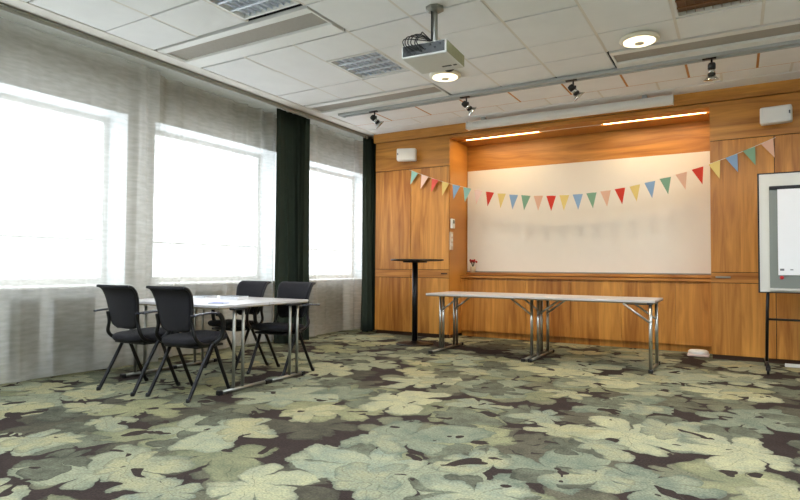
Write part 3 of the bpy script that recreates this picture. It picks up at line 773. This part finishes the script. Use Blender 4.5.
# ------------------------------------------------------------------ small things
bm = NB(); lathe(bm, [(.0, 0), (.10, 0), (.11, .012), (.108, .035), (.09, .048), (0, .05)], 36)
for v in bm.verts: v.co.y *= .8
fb = empty('floor_box', (-.40, 7.66, 0)); link('lid', bm, 'whitem', fb, True, (0, 0, .02))
bm = NB(); box(bm, -.115, .115, -.09, .09, 0, .024, .008); link('base', bm, 'pale', fb)
tag(fb, 'small white rounded box on the carpet at the right end of the recess', 'box')
sp_ = empty('wall_thermostat', (-3.565, 7.535, 1.66))
bm = NB(); box(bm, -.005, .03, -.045, .045, -.07, .07, .006); link('housing', bm, 'whitem', sp_)
bm = NB(); box(bm, .03, .033, -.03, .03, .0, .05, .001); link('display', bm, 'boardgrey2', sp_)
tag(sp_, 'small white control box on the wooden side of the recess', 'thermostat')
sp2 = empty('switch_panel', (-3.568, 7.52, 1.42))
bm = NB(); box(bm, -.005, .012, -.045, .045, -.14, .12, .003); link('plate', bm, 'beige', sp2)
bm = NB()
for z in (-.09, -.02, .05): box(bm, .012, .018, -.02, .02, z, z+.045, .002)
link('switch', bm, 'white', sp2)
tag(sp2, 'tall beige switch panel below the white control box', 'switch')
fp = empty('flower_pot', (-3.42, 7.97, .95))
bm = NB(); lathe(bm, [(.0, 0), (.035, 0), (.042, .06), (.045, .085), (.04, .088)], 20); link('pot', bm, 'pot', fp, True)
bm = NB()
for k in range(7):
    a = k*.9; tube(bm, smooth_path([(0, 0, .08), (.02*math.cos(a), .02*math.sin(a), .13), (.035*math.cos(a), .035*math.sin(a), .17)], 3), .004, 6)
link('stem', bm, 'leafg', fp, True)
bm = NB()
for k in range(9):
    a = k*2.4; r = .012+.005*k; bmesh.ops.create_icosphere(bm, subdivisions=2, radius=.017, matrix=Matrix.Translation((r*math.cos(a), r*math.sin(a), .16+.008*(k % 4))))
link('bloom', bm, 'red', fp, True)
tag(fp, 'small cream pot with red flowers in the left corner of the ledge', 'plant')

# ------------------------------------------------------------------ light
w = bpy.data.worlds.new('World'); S.world = w; w.use_nodes = True
bg = w.node_tree.nodes['Background']; bg.inputs['Color'].default_value = (.86, .94, 1, 1); bg.inputs['Strength'].default_value = 2.8
for (a_, b_) in WIN:
    l = bpy.data.lights.new('window portal', 'AREA'); l.shape = 'RECTANGLE'; l.size = ZT-ZS; l.size_y = b_-a_
    l.cycles.is_portal = True
    o = bpy.data.objects.new('window portal', l); C.objects.link(o)
    o.location = (XG-.05, (a_+b_)/2, (ZS+ZT)/2); o.rotation_euler = (0, -PI/2, 0)
def lamp(name, typ, loc, power, col, rot=(0, 0, 0), size=.1, spot=None):
    l = bpy.data.lights.new(name, typ); l.energy = power; l.color = col
    if typ == 'AREA': l.shape = 'DISK'; l.size = size
    elif typ == 'SPOT': l.spot_size = spot; l.spot_blend = .8; l.shadow_soft_size = size
    else: l.shadow_soft_size = size
    o = bpy.data.objects.new(name, l); C.objects.link(o); o.location = loc; o.rotation_euler = rot; return o
WARM = (1, .80, .55)
for x, y in ((-2.66, 5.44), (-.73, 5.42)):
    lamp('round lamp', 'AREA', (x, y, CZ-.075), 13, WARM, size=.27)
# track spots aim at the wooden wall
for x, e in ((-4.3, 34), (-2.75, 5), (-1.5, 4), (-.19, 6)):
    lamp('track spot', 'SPOT', (x, 6.29, CZ-.25), e, (1, .87, .70) if x < -4 else WARM, rot=(.6, 0, .0), size=.35, spot=1.8)
for x, sx in ((-2.88, 1.0), (-.9, 1.1)):
    l = bpy.data.lights.new('recess strip', 'AREA'); l.shape = 'RECTANGLE'; l.size = sx; l.size_y = .05; l.energy = 2.6; l.color = WARM
    o = bpy.data.objects.new('recess strip', l); C.objects.link(o); o.location = (x, 7.7, 2.89)

# ------------------------------------------------------------------ camera
yaw, pit, rol = math.radians(30.5), math.radians(1.67), math.radians(.38)
F = Vector((-math.sin(yaw)*math.cos(pit), math.cos(yaw)*math.cos(pit), math.sin(pit)))
R0 = Vector((math.cos(yaw), math.sin(yaw), 0)); U0 = R0.cross(F)
Rv = R0*math.cos(rol)+U0*math.sin(rol); U = Rv.cross(F)
cd = bpy.data.cameras.new('camera'); cam = bpy.data.objects.new('camera', cd); C.objects.link(cam)
cd.sensor_width = 36; cd.lens = 36*571.6/800; cd.clip_start = .05
mm = Matrix((Rv, U, -F)).transposed().to_4x4(); mm.translation = (0, 0, 1.03); cam.matrix_world = mm
S.camera = cam
S.view_settings.view_transform = 'Standard'; S.view_settings.look = 'None'; S.view_settings.gamma = 1
S.view_settings.exposure = 1.02; S.view_settings.use_curve_mapping = False
